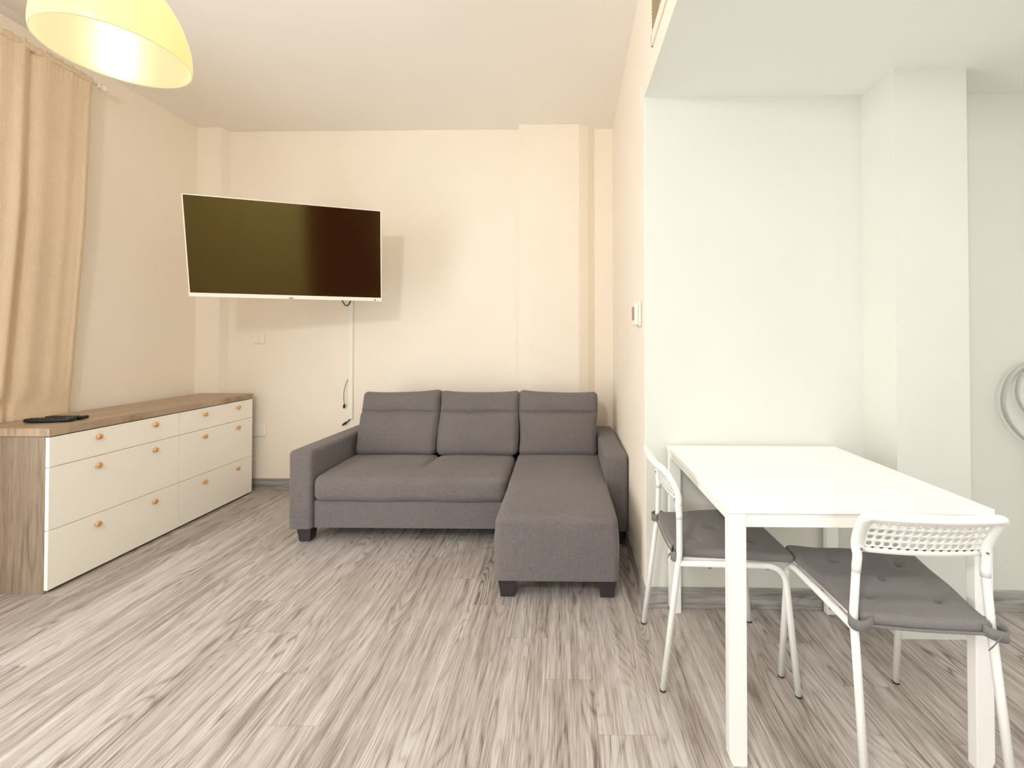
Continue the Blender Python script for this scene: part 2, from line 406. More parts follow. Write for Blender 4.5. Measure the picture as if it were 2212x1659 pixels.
# ------------------------------------------------------------------ air vent on the beam
v = thing('air_vent', 'long slotted aluminium air grille high on the cream beam face', 'air vent', (XW, 0.9, 2.58))
def bxl(name, lst, mat, parent, bev=0):  # boxes given in world coordinates, stored relative to the parent's origin
    L = parent.location
    return boxes(name, [(a - L.x, b - L.x, c - L.y, d - L.y, e - L.z, f - L.z) for a, b, c, d, e, f in lst], mat, parent, bev)
bxl('frame', [(XW - .008, XW, .2, 1.815, 2.452, 2.502), (XW - .008, XW, .2, 1.815, 2.66, 2.71), (XW - .008, XW, .15, .2, 2.452, 2.71), (XW - .008, XW, 1.805, 1.82, 2.452, 2.71)], M['wall_cream'], v, .002)
bxl('backing', [(XW - .002, XW - .0005, .2, 1.805, 2.50, 2.66)], M['grille_dark'], v)
for i in range(9):
    z = 2.508 + i * .0178
    bxl('slat', [(XW - .007, XW - .002, .2, 1.805, z, z + .008)], M['grille'], v)

# ------------------------------------------------------------------ thermostat
t = thing('thermostat', 'small white wall thermostat with olive display beside the wall corner', 'thermostat', (XW, 2.15, 1.35))
o = boxes('backplate', [(-.012, 0, -.06, .04, -.062, .062)], M['white_plastic'], t, .006)
boxes('body', [(-.03, -.012, -.044, .04, -.055, .055)], M['white_plastic'], t, .006)
boxes('display', [(-.032, -.0295, -.02, .032, -.03, .035)], M['lcd'], t)

# ------------------------------------------------------------------ switches / sockets
s = thing('light_switch', 'pale wall switch plate on the cream wall below the television', 'wall switch', (-2.49, YB, 1.235))
boxes('plate', [(-.046, .046, -.010, 0, -.046, .046)], M['white_plastic'], s, .004)
boxes('rocker', [(-.03, -.002, -.014, -.009, -.03, .03)], M['white_plastic'], s, .002); boxes('rocker', [(.002, .03, -.014, -.009, -.03, .03)], M['white_plastic'], s, .002)
s = thing('wall_socket', 'white wall socket low on the back wall by the dresser end', 'wall socket', (-2.47, YB, .48))
boxes('plate', [(-.075, .045, -.012, 0, -.045, .045)], M['white_plastic'], s, .004)
boxes('socket_face', [(-.05, .03, -.015, -.011, -.03, .03)], M['white_plastic'], s, .002)

# ------------------------------------------------------------------ cable cover and loose cables
rx = -1.728
cc = boxes('cable_cover', [(rx - .018, rx + .018, YB - .016, YB, .577, 1.575)], M['white_plastic'], None, .003)
tag(cc, 'narrow white vertical cable duct on wall beneath the television', 'cable duct')
def cable(name, pts, r, label, plug=None):
    root = thing(name, label, 'cable', tuple(pts[0]))
    bm = bmesh.new(); tube(bm, [Vector(p) - Vector(pts[0]) for p in pts], r, 8); link('wire', bm, M['black'], root, True)
    if plug:
        bm = bmesh.new(); a, b, rr = plug; a = Vector(a) - Vector(pts[0]); b = Vector(b) - Vector(pts[0])
        tube(bm, [a, a.lerp(b, .2), a.lerp(b, .75), b], [rr * .5, rr, rr * .9, rr * .4], 10); link('plug', bm, M['black'], root, True)
    return root
c1 = bez((-1.745, YB - .018, .90), (-1.775, YB - .025, .84), (-1.782, YB - .03, .77), (-1.772, YB - .022, .70), 14)
cable('power_cable', c1, .0022, 'thin black cable with plug hanging beside the white duct', (c1[-1], (-1.776, YB - .022, .665), .009))
c2 = [Vector((-1.733, YB - .006, .575)), Vector((-1.742, YB - .012, .566)), Vector((-1.752, YB - .02, .555))]
cable('cable_end', c2, .004, 'short black plug end poking out under the white duct', (c2[-1], (-1.785, YB - .03, .53), .009))

# ------------------------------------------------------------------ television on its swivel arm
TVC = Vector((-1.797, 2.818, 1.803)); TW, TH = 1.125, .625
tv = thing('television', 'large wall-mounted flat television with white frame, switched off', 'television', TVC, 0)
tv.rotation_euler = (0, 0, 0)
tvm = Matrix.Rotation(.34, 4, 'Z') @ Matrix.Rotation(.182, 4, 'X')
tv.rotation_euler = tvm.to_euler()
# local: x along the width, -y towards the viewer, z up
b = .0065; bb = .025
boxes('frame', [(-TW / 2, TW / 2, -.004, .03, TH / 2 - b, TH / 2), (-TW / 2, -TW / 2 + b, -.004, .03, -TH / 2, TH / 2), (TW / 2 - b, TW / 2, -.004, .03, -TH / 2, TH / 2), (-TW / 2, TW / 2, -.006, .03, -TH / 2, -TH / 2 + bb)], M['tv_frame'], tv, .0015)
boxes('screen', [(-TW / 2 + b, TW / 2 - b, 0, .02, -TH / 2 + bb, TH / 2 - b)], M['screen'], tv)
boxes('back_panel', [(-TW / 2 + .002, TW / 2 - .002, .02, .035, -TH / 2 + .002, TH / 2 - .002), (-.38, .38, .035, .06, -TH / 2 + .02, .12)], M['tv_back'], tv, .006)
boxes('logo_badge', [(-.012, .012, -.0075, -.005, -TH / 2 + .004, -TH / 2 + .011)], M['steel'], tv)
bm = bmesh.new(); lathe(bm, [(0, -.0075), (.0045, -.0075), (.0045, -.005)], (TW / 2 - .045, 0, -TH / 2 + .009), 'Y', 12); link('sensor', bm, M['black'], tv)
inv = tvm.inverted()
def tl(p): return inv @ (Vector(p) - TVC)
bm = bmesh.new()
wallp = Vector((-1.72, YB - .02, 1.80)); elbow = Vector((-1.58, 3.17, 1.80)); hub = TVC + tvm @ Vector((0, .075, 0))
for p, q in ((wallp, elbow), (elbow, hub)):
    tube(bm, [tl(p), tl(q)], (.02), 10)
link('swivel_arm', bm, M['black'], tv, True)
bm = bmesh.new(); box(bm, -.06, .06, -.02, .0, -.12, .12)
for vv in bm.verts: vv.co = tl(Vector((wallp.x, YB - .001, 1.80)) + vv.co)
link('wall_plate', bm, M['black'], tv)
bm = bmesh.new(); box(bm, -.1, .1, .06, .075, -.1, .1); link('mounting_plate', bm, M['black'], tv)
c3 = bez((-1.715, YB - .012, 1.60), (-1.715, YB - .10, 1.40), (-1.70, YB - .2, 1.52), (-1.62, YB - .45, 1.60), 16)
bm = bmesh.new(); tube(bm, [tl(p) for p in c3], .005, 8); link('signal_cable', bm, M['black'], tv, True)

# ------------------------------------------------------------------ dresser
DX0, DX1, DY0, DY1 = -2.90, -2.497, 2.058, 3.432
d = thing('dresser', 'low brown oak-effect dresser with cream drawer fronts along the left wall', 'dresser', (-2.7, 2.75, 0))
bxl('side_panel', [(DX0, DX1, DY0, DY0 + .022, 0.0, .754)], M['dresser_wood'], d, .0015)
bxl('side_panel', [(DX0, DX1, DY1 - .022, DY1, 0.0, .754)], M['dresser_wood'], d, .0015)
bxl('back_panel', [(DX0, DX0 + .01, DY0 + .022, DY1 - .022, .02, .754)], M['dresser_wood'], d)
bxl('plinth', [(DX1 - .05, DX1 - .03, DY0 + .022, DY1 - .022, 0, .05)], M['shadow_gap'], d)
bxl('bottom_panel', [(DX0 + .01, DX1 - .002, DY0 + .022, DY1 - .022, .012, .03)], M['dresser_wood'], d)
bxl('divider', [(DX0 + .01, DX1 - .002, 2.765, 2.781, .03, .754)], M['dresser_wood'], d)
bxl('top', [(DX0, DX1 + .022, DY0 - .003, DY1 + .003, .756, .795)], M['dresser_top'], d, .0015)
rows = [(.607, .751), (.302, .604), (.016, .299)]
knz = [.708, .556, .245]
for y0, y1, ks in ((DY0 + .001, 2.7705, (2.276, 2.598)), (2.7735, DY1 - .001, (2.966, 3.272))):
    for (z0, z1), kz in zip(rows, knz):
        dd = thing('drawer', '', '', (0, 0, 0)); del dd['label']; del dd['category']
        bpy.data.objects.remove(dd)
        fr = bxl('drawer', [(DX1 + .0005, DX1 + .0185, y0, y1, z0, z1)], M['cream_lacquer'], d, .0012)
        for ky in ks:
            bm = bmesh.new()
            lathe(bm, [(0, .022), (.007, .0215), (.0125, .0195), (.0155, .016), (.0155, .012), (.012, .009), (.008, .006), (.008, .003), (.010, .001), (.010, 0)], (DX1 + .018 + 2.7, ky - 2.75, kz), 'X', 20)
            kn = link('knob', bm, M['brass'], None, True); kn.parent = fr

# remotes on the dresser
def remote(name, label, loc, rz, L, W, H):
    r_ = thing(name, label, 'remote control', loc, rz, None)
    def df(p, u, v_, w):
        p.z += .004 * (u * u); return p
    soft_box('body', -L / 2, L / 2, -W / 2, W / 2, 0.0005, H, .007, M['black'], r_, (10, 3, 2), df)
    for i in range(6):
        for j in (-1, 0, 1):
            bm = bmesh.new(); u = -.7 + i * .24
            x = u * L / 2; box(bm, x - .004, x + .004, j * W * .27 - .003, j * W * .27 + .003, H - .001 + .004 * u * u, H + .0015 + .004 * u * u); link('button', bm, M['rubber'], r_)
remote('remote_control', 'long black remote control lying on the dresser, nearer the room', (-2.66, 2.215, .7955), R(14), .20, .048, .02)
remote('remote_control', 'black remote control lying further back on the dresser by the curtain', (-2.655, 2.285, .7955), R(6), .185, .042, .018)

# ------------------------------------------------------------------ curtain and rod
rod = thing('curtain_rod', 'white curtain rod with round finial high on the left wall', 'curtain rod', (-2.87, 1.0, 2.795))
bm = bmesh.new(); tube(bm, [(0, -1.7, 0), (0, 1.61, 0)], .011, 14); link('pole', bm, M['white_plastic'], rod, True)
for y in (1.625, -1.715):
    bm = bmesh.new(); sg = 1 if y > 0 else -1
    lathe(bm, [(0.011, y - .02 * sg), (.017, y - .018 * sg), (.017, y - .010 * sg), (.011, y - .006 * sg), (.021, y + .008 * sg), (.024, y + .02 * sg), (.021, y + .032 * sg), (.010, y + .041 * sg), (0, y + .042 * sg)], (0, 0, 0), 'Y', 20)
    link('finial', bm, M['white_plastic'], rod, True)
for y in (1.585, -.3, -1.6):
    bm = bmesh.new(); tube(bm, [(0, y, 0), (-.088, y, 0)], .007, 10); tube(bm, [(-.088, y, 0), (-.078, y, 0)], .022, 14); link('bracket', bm, M['white_plastic'], rod, True)
def curtain_mesh(y_top0, y_top1, ztop, zbot, ph):
    bm = bmesh.new(); NU, NV = 220, 70; grid = []
    def X(s, tz):
        # folds: deep and narrow near the window, broad and shallow by the free edge
        g_ = lambda c, w_: math.exp(-((s - c) / w_) ** 2)
        if s < .62: f = math.sin(s * 40 + ph) * .026
        else: f = 0
        f = f * min(1, max(0, (.64 - s) / .05))
        f += .022 * g_(.688, .020) - .034 * g_(.738, .016) + .010 * g_(.79, .03) - .003 * g_(.86, .03) + .0035 * g_(.90, .02) - .003 * g_(.94, .02) + .0015 * math.sin(s * 45 + 4 * tz) + .005 * g_(.985, .008)
        return f * (.55 + .45 * min(1, tz * 3)) if tz < 1 / 3 else f * (1.0 - .25 * (tz - 1 / 3))
    for iv in range(NV + 1):
        tz = (iv / NV) ** 1.3; z = ztop + (zbot - ztop) * tz; row = []
        drift = -.085 * tz * 1.0
        for iu in range(NU + 1):
            s = iu / NU
            y = y_top0 + (y_top1 - y_top0) * s + drift * s + .03 * math.sin(tz * 3 + s * 2) * (1 - s)
            x = -2.868 + X(s, tz) - .036 * min(1, max(0, (ztop - z - .9) / 1.0))
            x = max(x, -2.948)
            if z < .9: x = min(x, -2.912)
            # gathered pocket at the top
            g = max(0, 1 - tz * 22)
            x += g * .0022 * math.sin(s * 300 + 1.3 * math.sin(s * 31)) ; zz = z + g * (.005 * math.sin(s * 120) + .004 * math.sin(s * 271 + 2))
            row.append(bm.verts.new((x, y, zz)))
        grid.append(row)
    for iv in range(NV):
        for iu in range(NU): bm.faces.new((grid[iv][iu], grid[iv][iu + 1], grid[iv + 1][iu + 1], grid[iv + 1][iu]))
    return bm
cu = thing('curtain', 'long beige curtain hanging from the rod behind the dresser', 'curtain', (0, 0, 0))
pan = link('panel', curtain_mesh(1.45, 2.575, 2.82, .04, .4), M['curtain'], cu, True)
so = pan.modifiers.new('solid', 'SOLIDIFY'); so.thickness = .003; so.offset = 0
hd = []
bm = bmesh.new(); pts = []
for i in range(241):
    s = i / 240; y = 1.45 + 1.125 * s
    pts.append((-2.868, y, 2.797 + .0015 * math.sin(s * 97)))
tube(bm, pts, [(.0145 + .0016 * math.sin(i * 1.3) * math.sin(i * .37) + (.006 * abs(math.sin(i * .21)) if i < 185 else 0), .0145 + .0014 * math.sin(i * .9)) for i in range(241)], 12)
link('rod_pocket', bm, M['curtain'], cu, True)

# ------------------------------------------------------------------ pendant lamp
LX, LY, LZ, LR = -1.37, 1.301, 2.10, .177
lp = thing('pendant_lamp', 'large lit dome pendant lamp glowing warm yellow at upper left', 'pendant lamp', (LX, LY, LZ))
prof_o = [(LR, 0), (LR * 1.01, .012), (LR * 1.01, .03), (LR * .993, .06), (LR * .955, .09), (LR * .90, .12), (LR * .83, .15), (LR * .73, .182), (LR * .60, .212), (LR * .43, .236), (LR * .25, .25), (.03, .256)]
bm = bmesh.new(); ro = lathe(bm, prof_o, seg=72)
so_ = link('shade', bm, M['shade_out'], lp, True)
bm = bmesh.new(); lathe(bm, [(r_ - .003, z + .0005) for r_, z in prof_o[:-1]] + [(.027, .235)], seg=72)
rings = None
link('shade_lining', bm, M['shade_in'], lp, True)
bm = bmesh.new(); lathe(bm, [(LR - .0035, .0), (LR - .0015, -.0022), (LR + .0005, 0)], seg=72); link('shade_rim', bm, M['shade_in'], lp, True)
bm = bmesh.new(); lathe(bm, [(0, .125), (.014, .128), (.025, .14), (.029, .155), (.026, .17), (.015, .192), (.013, .21), (.013, .225)], seg=20); link('bulb', bm, M['bulb'], lp, True)
bm = bmesh.new(); lathe(bm, [(.013, .215), (.022, .216), (.022, .262), (.012, .274), (.004, .28)], seg=20); link('lamp_holder', bm, M['white_plastic'], lp, True)
bm = bmesh.new(); tube(bm, [(0, 0, .275), (0, 0, ZC - LZ - .02)], .003, 8); link('cord', bm, M['white_plastic'], lp, True)
bm = bmesh.new(); lathe(bm, [(0, ZC - LZ - .05), (.02, ZC - LZ - .05), (.05, ZC - LZ - .02), (.055, ZC - LZ - .001), (0, ZC - LZ - .001)], seg=24); link('ceiling_rose', bm, M['white_plastic'], lp, True)
pl = bpy.data.lights.new('pendant_bulb_light', 'POINT'); pl.energy = 4.5; pl.color = (1.0, .84, .62); pl.shadow_soft_size = .03
po = bpy.data.objects.new('pendant_bulb_light', pl); COL.objects.link(po); po.location = (LX, LY, LZ + .085)

# unseen lamps added to brighten the room: dining downlights, globe behind the camera
def downlight(x, y, z, power, color, lab):
    dl = thing('fill_downlight', lab, 'added downlight', (x, y, z))
    bm = bmesh.new(); lathe(bm, [(.05, -.001), (.062, -.004), (.066, 0)], seg=28); link('ring', bm, M['white_metal'], dl, True)
    bm = bmesh.new(); lathe(bm, [(0, -.0005), (.05, -.0005)], seg=28); link('lens', bm, M['white_top'], dl, True)
    area_light('downlight_fill', (x, y, z - .006), (0, 0, 0), .1, .1, power, color, 'DISK')
downlight(1.1, .35, ZD, 7, (1.0, .99, .98), 'unseen recessed downlight added over the table to brighten the dining side')
downlight(2.3, .35, ZD, 5, (1.0, .99, .98), 'unseen recessed downlight added near the far right wall for extra light')
cl = thing('fill_globe', 'opal globe lamp added behind the viewer, unseen, to brighten the room', 'fill lamp', (-.9, -.9, 2.42))
bm = bmesh.new(); lathe(bm, [(.001, -.14)] + [(.14 * math.sin(R(a)), -.14 * math.cos(R(a))) for a in range(15, 166, 10)] + [(.03, .137)], seg=32); link('globe', bm, M['globe'], cl, True)
bm = bmesh.new(); tube(bm, [(0, 0, .137), (0, 0, ZC - 2.42)], .006, 8); lathe(bm, [(0, .52), (.06, .52), (.06, .505), (0, .5)], seg=20); link('rod', bm, M['white_metal'], cl, True)
# ------------------------------------------------------------------ sofa
SF = thing('corner_sofa', 'grey linen three-seat sofa with right-hand chaise and dark block feet', 'sofa', (-.6, 3.0, 0))
def sb(name, x0, x1, y0, y1, z0, z1, r, n=(14, 12, 5), deform=None, mat='sofa'):
    ox, oy = .6, -3.0
    return soft_box(name, x0 + ox, x1 + ox, y0 + oy, y1 + oy, z0, z1, r, M[mat], SF, n, deform, name in ('armrest', 'base', 'chaise'))
def arm_def(z_f, z_r):
    def df(p, u, v_, w):
        if w > 0: p.z += ((z_f + (z_r - z_f) * (v_ + 1) / 2) - z_f) * w
        return p
    return df
# left arm : outer -1.625, inner -1.492
sb('armrest', -1.634, -1.494, 2.562, 3.44, .10, .562, .024, (3, 12, 8), arm_def(.56, .548))
sb('armrest', .246, .384, 2.562, 3.44, .10, .545, .024, (3, 12, 8), arm_def(.545, .545))
sb('base', -1.492, .245, 2.585, 3.43, .10, .262, .012, (16, 8, 3))
sb('back_frame', -1.492, .244, 3.28, 3.44, .262, .54, .03, (14, 3, 4))
# long seat cushion with the crease between the two places
def seat_def(p, u, v_, w):
    X = p.x - .6; Y = p.y + 3.0
    if w > -.2:
        k_ = max(0, min(1, (w + .2) / 1.0))
        p.z += .018 * (1 - u ** 4) * (1 - v_ * v_) * k_
        g = math.exp(-((X + .875) / .012) ** 2) * max(0, min(1, (Y - 2.62) / .2))
        p.z -= .018 * g * k_
        p.z -= .010 * math.exp(-((X + .875) / .06) ** 2) * k_ * max(0, min(1, (Y - 2.6) / .3))
    if v_ < -.5:
        p.y -= .010 * (1 - w * w) * (1 - u ** 6) + .0025 * math.sin(X * 9)
        p.z += .0022 * math.sin(X * 14 + 1)
    return p
sb('seat_cushion', -1.488, -.336, 2.556, 3.10, .258, .412, .045, (60, 16, 5), seat_def)
# chaise
def chaise_def(p, u, v_, w):
    if w > 0:
        p.z += (.014 * (1 - u ** 4) * (1 - v_ ** 8) + .022 * max(0, v_)) * w
    p.x += u * .003 * (1 - abs(w)) * (1 - .5 * v_)
    if v_ < -.9: p.y -= .006 * (1 - w * w) * (1 - u * u)
    if v_ < 0 and w > .5: p.x -= u * .004
    return p
sb('chaise', -.322, .262, 2.032, 3.10, .10, .398, .034, (14, 24, 8), chaise_def)
# back cushions: leaning, with the pleat that marks off the headrest roll
def back_cushion(x0, x1, seed, lean=.34, tilt=0.0):
    h, th = .455, .17; w2 = (x1 - x0) / 2
    rnd_ = random.Random(seed); a1, a2 = rnd_.uniform(0, 6), rnd_.uniform(0, 6)
    def df(p, u, v_, w):
        # local: x width, y thickness (-y = front), z height 0..h
        zz = p.z
        if v_ < 0:
            f = -v_
            bulge = .030 * (1 - u ** 4) * (1 - ((zz - .16) / .20) ** 2 if zz < .30 else 0)
            if zz < .298: bulge = .032 * (1 - u ** 4) * max(0, 1 - ((zz - .155) / .165) ** 2)
            else: bulge = .022 * (1 - u ** 4) * max(0, 1 - ((zz - .378) / .085) ** 2)
            crease = .022 * math.exp(-((zz - .300 - .003 * math.sin(u * 5 + a1)) / .007) ** 2) * (1 - .25 * u ** 8)
            p.y -= (bulge - crease) * f
        # pinched upper corners, dipped middle of the top edge
        if zz > .3:
            p.z += (.016 * (abs(u) ** 3) - .006) * (zz - .3) / .155 * (1.0)
            p.z += tilt * u * (zz - .3) / .155
        p.x += .006 * math.sin(zz * 14 + a2) * u + .010 * u * (zz / h) - .008 * u * (1 - ((zz - h / 2) / (h / 2)) ** 2)
        # wrinkles by the lower side
        p.y += .0035 * math.sin(zz * 60 + a1) * max(0, abs(u) - .8) * 4 * (1 if zz < .28 else .3)
        c_, s_ = math.cos(lean), math.sin(lean)
        y, z = p.y, p.z
        p.y = y * c_ + z * s_; p.z = -y * s_ * .6 + z * c_
        p += Vector(((x0 + x1) / 2 + .6, 3.085 - 3.0, .405))
        return p
    return soft_box('back_cushion', -w2, w2, -th / 2, th / 2, 0, h, .040, M['sofa'], SF, (20, 4, 44), df)
back_cushion(-1.462, -.893, 1, tilt=.009)
back_cushion(-.891, -.316, 2, tilt=.0)
back_cushion(-.313, .244, 3, tilt=-.007)
def block_foot(x, y, s=.090, t_=.064, h=.10):
    bm = bmesh.new(); a = s / 2; b_ = t_ / 2
    lo = [bm.verts.new((x + .6 + dx * b_, y - 3.0 + dy * b_, 0)) for dx, dy in ((-1, -1), (1, -1), (1, 1), (-1, 1))]
    hi = [bm.verts.new((x + .6 + dx * a, y - 3.0 + dy * a, h + .002)) for dx, dy in ((-1, -1), (1, -1), (1, 1), (-1, 1))]
    for i in range(4): bm.faces.new((lo[i], lo[(i + 1) % 4], hi[(i + 1) % 4], hi[i]))
    bm.faces.new(lo[::-1]); bm.faces.new(hi)
    bevel(link('foot', bm, M['sofa_foot'], SF), .002)
for fx, fy in ((-1.565, 2.65), (.325, 2.65), (-1.565, 3.36), (.325, 3.36), (-.265, 2.11), (.210, 2.11)):
    block_foot(fx, fy)

# ------------------------------------------------------------------ dining table
TB = thing('dining_table', 'white rectangular dining table with square legs against the white wall', 'table', (.853, 1.64, 0))
def tb(name, lst, mat, bev): return bxl(name, lst, M[mat], TB, bev)
TX0, TX1, TY0, TY1 = .474, 1.230, 1.264, 1.998
tb('tabletop', [(TX0, TX1, TY0, TY1, .724, .741)], 'white_top', .0015)
tb('apron', [(TX0 + .055, TX1 - .055, TY0 + .008, TY0 + .028, .682, .7235), (TX0 + .055, TX1 - .055, TY1 - .028, TY1 - .010, .682, .722),
             (TX0 + .006, TX0 + .024, TY0 + .033, TY1 - .033, .697, .7235), (TX1 - .024, TX1 - .006, TY0 + .033, TY1 - .033, .697, .7235)], 'white_metal', .0015)
for lx, ly, sx, sy in ((TX0 + .003, TY0 + .003, -1, -1), (TX1 - .055, TY0 + .003, 1, -1), (TX0 + .003, TY1 - .033, -1, 1), (TX1 - .055, TY1 - .033, 1, 1)):
    w, wd = .052, .030; bm = bmesh.new(); L = TB.location
    x0, x1, y0, y1 = lx - L.x, lx + w - L.x, ly - L.y, ly + wd - L.y
    c = .007
    def ring(z, ins, side):
        a0, a1, b0, b1 = x0, x1, y0, y1
        if side:
            if sx < 0: a0 += ins
            else: a1 -= ins
        return [bm.verts.new(q + (z,)) for q in ((a0, b0), (a1, b0), (a1, b1), (a0, b1))]
    rr = [ring(0, .012, 1), ring(.026, 0, 1), ring(.724, 0, 1)]
    for i in range(2):
        for j in range(4): bm.faces.new((rr[i][j], rr[i][(j + 1) % 4], rr[i + 1][(j + 1) % 4], rr[i + 1][j]))
    bm.faces.new(rr[0][::-1]); bm.faces.new(rr[-1])
    bevel(link('leg', bm, M['white_metal'], TB), .003)

# ------------------------------------------------------------------ dining chairs
# local frame: +y is the way the sitter faces, origin under the middle of the seat
def make_chair(label, loc, rz):
    ch = thing('dining_chair', label, 'chair', loc, rz, 'white tube-frame chairs at the dining table')
    TR = .0105
    for sx in (-1, 1):
        rear = [(sx * .180, -.243, .006), (sx * .175, -.19, .42), (sx * .175, -.183, .47), (sx * .1635, -.1805, .625), (sx * .1635, -.185, .67)]
        bm = bmesh.new(); tube(bm, fillet(rear, [.05, .05, .04]), TR, 14); link('rear_leg', bm, M['white_metal'], ch, True)
        front = [(sx * .174, -.185, .440), (sx * .190, .175, .440), (sx * .198, .215, .006)]
        bm = bmesh.new(); tube(bm, fillet(front, [.065], 10), TR, 14); link('front_leg', bm, M['white_metal'], ch, True)
        for p in ((sx * .180, -.2435), (sx * .198, .2155)):
            bm = bmesh.new(); lathe(bm, [(0, 0), (.0105, 0), (.0114, .002), (.0114, .006), (.0105, .0065)], (p[0], p[1], 0), seg=16); link('foot_cap', bm, M['rubber'], ch, True)
        for yy in (-.08, .12):
            bm = bmesh.new(); lathe(bm, [(0, .425), (.006, .425), (.006, .432)], (sx * (.180 + yy * .02), yy, 0), seg=10); link('screw', bm, M['steel'], ch)
    for yy in (-.15, .14):
        bm = bmesh.new(); tube(bm, [(-.176, yy, .434), (.176, yy, .434)], .0065, 12); link('crossbar', bm, M['white_metal'], ch, True)
    # seat pan
    def sd(p, u, v_, w):
        p.x *= 1.0 + .03 * v_
        return p
    soft_box('seat', -.166, .166, -.175, .172, .4395, .4505, .006, M['white_metal'], ch, (10, 10, 1), sd)
    # backrest: perforated panel recessed in a rolled rim
    H0, H1 = .660, .760                       # foot and crown of the backrest
    def surf(u, h, off=0.0):
        """u -1..1 across, h 0..1 up; returns the curved panel point"""
        hw = .158 + .005 * h
        x = u * hw
        sag = .015 * (1 - u * u)
        y = -.183 - .050 * max(0, h) ** 1.2 - sag + off + .004 * math.sin(h * 3)
        z = H0 + (H1 - H0) * h
        return Vector((x, y, z))
    bm = bmesh.new(); NC, NR = 14, 5; um, hm0, hm1 = .93, .03, 1.03
    K = 16
    def cell(u0, u1, h0, h1, hole=True):
        uc, hc = (u0 + u1) / 2, (h0 + h1) / 2; du, dh = (u1 - u0) / 2, (h1 - h0) / 2
        out, inn = [], []
        for k_ in range(K):
            a = 2 * math.pi * (k_ + .5) / K; ca, sa = math.cos(a), math.sin(a); m = max(abs(ca), abs(sa))
            # snap the outer ring onto the cell's square
            out.append(bm.verts.new(surf(uc + du * ca / m, hc + dh * sa / m)))
            inn.append(bm.verts.new(surf(uc + .0072 / .16 * ca, hc + .0066 / (H1 - H0) * sa)))
        cs = [bm.verts.new(surf(uc + du * a_, hc + dh * b_)) for a_, b_ in ((1, 1), (-1, 1), (-1, -1), (1, -1))]
        for k_ in range(K):
            k2 = (k_ + 1) % K
            bm.faces.new((out[k_], out[k2], inn[k2], inn[k_]))
        for q in range(4):
            i0 = int(K / 8 + q * K / 4 - 1) % K; i1 = (i0 + 1) % K
            bm.faces.new((out[i0], cs[q], out[i1]))
        if not hole: bm.faces.new(inn)
    for i in range(NC):
        for j in range(NR):
            u0 = -um + 2 * um * i / NC; u1 = -um + 2 * um * (i + 1) / NC
            h0 = hm0 + (hm1 - hm0) * j / NR; h1 = hm0 + (hm1 - hm0) * (j + 1) / NR
            cell(u0, u1, h0, h1)
    # solid margins
    def strip(us, hs):
        for i in range(len(us) - 1):
            for j in range(len(hs) - 1):
                bm.faces.new([bm.verts.new(surf(a_, b_)) for a_, b_ in ((us[i], hs[j]), (us[i + 1], hs[j]), (us[i + 1], hs[j + 1]), (us[i], hs[j + 1]))])
    lin_ = lambda a, b_, n_: [a + (b_ - a) * t_ / n_ for t_ in range(n_ + 1)]
    strip(lin_(-um, um, 28), [-.13, -.05, hm0]); strip([-1.02, -um], lin_(-.13, 1.03, 10)); strip([um, 1.02], lin_(-.13, 1.03, 10))
    pn = link('backrest_panel', bm, M['white_metal'], ch)
    for p_ in pn.data.polygons: p_.use_smooth = True
    sm = pn.modifiers.new('solid', 'SOLIDIFY'); sm.thickness = .003; sm.offset = 0
    # rim : up one side, over the top, down the other
    path = [Vector((-.1655, -.1812, .590)), Vector((-.1643, -.1808, .610))]; rad = [(.0113, .0113), (.0116, .0116)]
    for t_ in lin_(0, 1, 14):
        h = -.28 + 1.16 * t_; path.append(surf(-1.045, h)); rad.append((.0108, .0114 + .0030 * min(1, t_ / .4)))
    cor = []
    for k_ in range(1, 9):
        a = math.pi / 2 * k_ / 9; cor.append(surf(-1.045 + .14 * (1 - math.cos(a)), .88 + .155 * math.sin(a)))
    path += cor; rad += [(.0115, .0136)] * len(cor)
    for t_ in lin_(-.905, .905, 30): path.append(surf(t_, 1.035)); rad.append((.0125, .0118))
    for k_ in range(8, 0, -1):
        a = math.pi / 2 * k_ / 9; path.append(surf(1.045 - .14 * (1 - math.cos(a)), .88 + .155 * math.sin(a))); rad.append((.0115, .0136))
    for t_ in lin_(1, 0, 14):
        h = -.28 + 1.16 * t_; path.append(surf(1.045, h)); rad.append((.0108, .0114 + .0030 * min(1, t_ / .4)))
    path += [Vector((.1643, -.1808, .610)), Vector((.1655, -.1812, .590))]; rad += [(.0116, .0116), (.0113, .0113)]
    bm = bmesh.new(); tube(bm, path, rad, 16); rim = link('backrest_rim', bm, M['white_metal'], ch, True)
    for sx in (-1, 1):
        p = surf(sx * 1.01, -.02); bm = bmesh.new(); lathe(bm, [(0, -.0150), (.003, -.0146), (.003, -.010)], (p.x, p.y, p.z), 'Y', 10); link('screw', bm, M['steel'], ch)
    return ch
chair_a = make_chair('white perforated-back chair at the left side of table, facing right', (.592, 1.716, 0), R(-90))
# a second chair: copies of the first and of each part
def copy_tree(o, parent=None):
    c_ = o.copy(); COL.objects.link(c_); c_.parent = parent
    for q in list(o.children): copy_tree(q, c_)
    return c_
chair_b = copy_tree(chair_a)
chair_b.location = (.978, 1.382, 0); chair_b.rotation_euler = (0, 0, R(-3.3))
chair_b['label'] = 'white perforated-back chair in front of table, back turned to viewer'

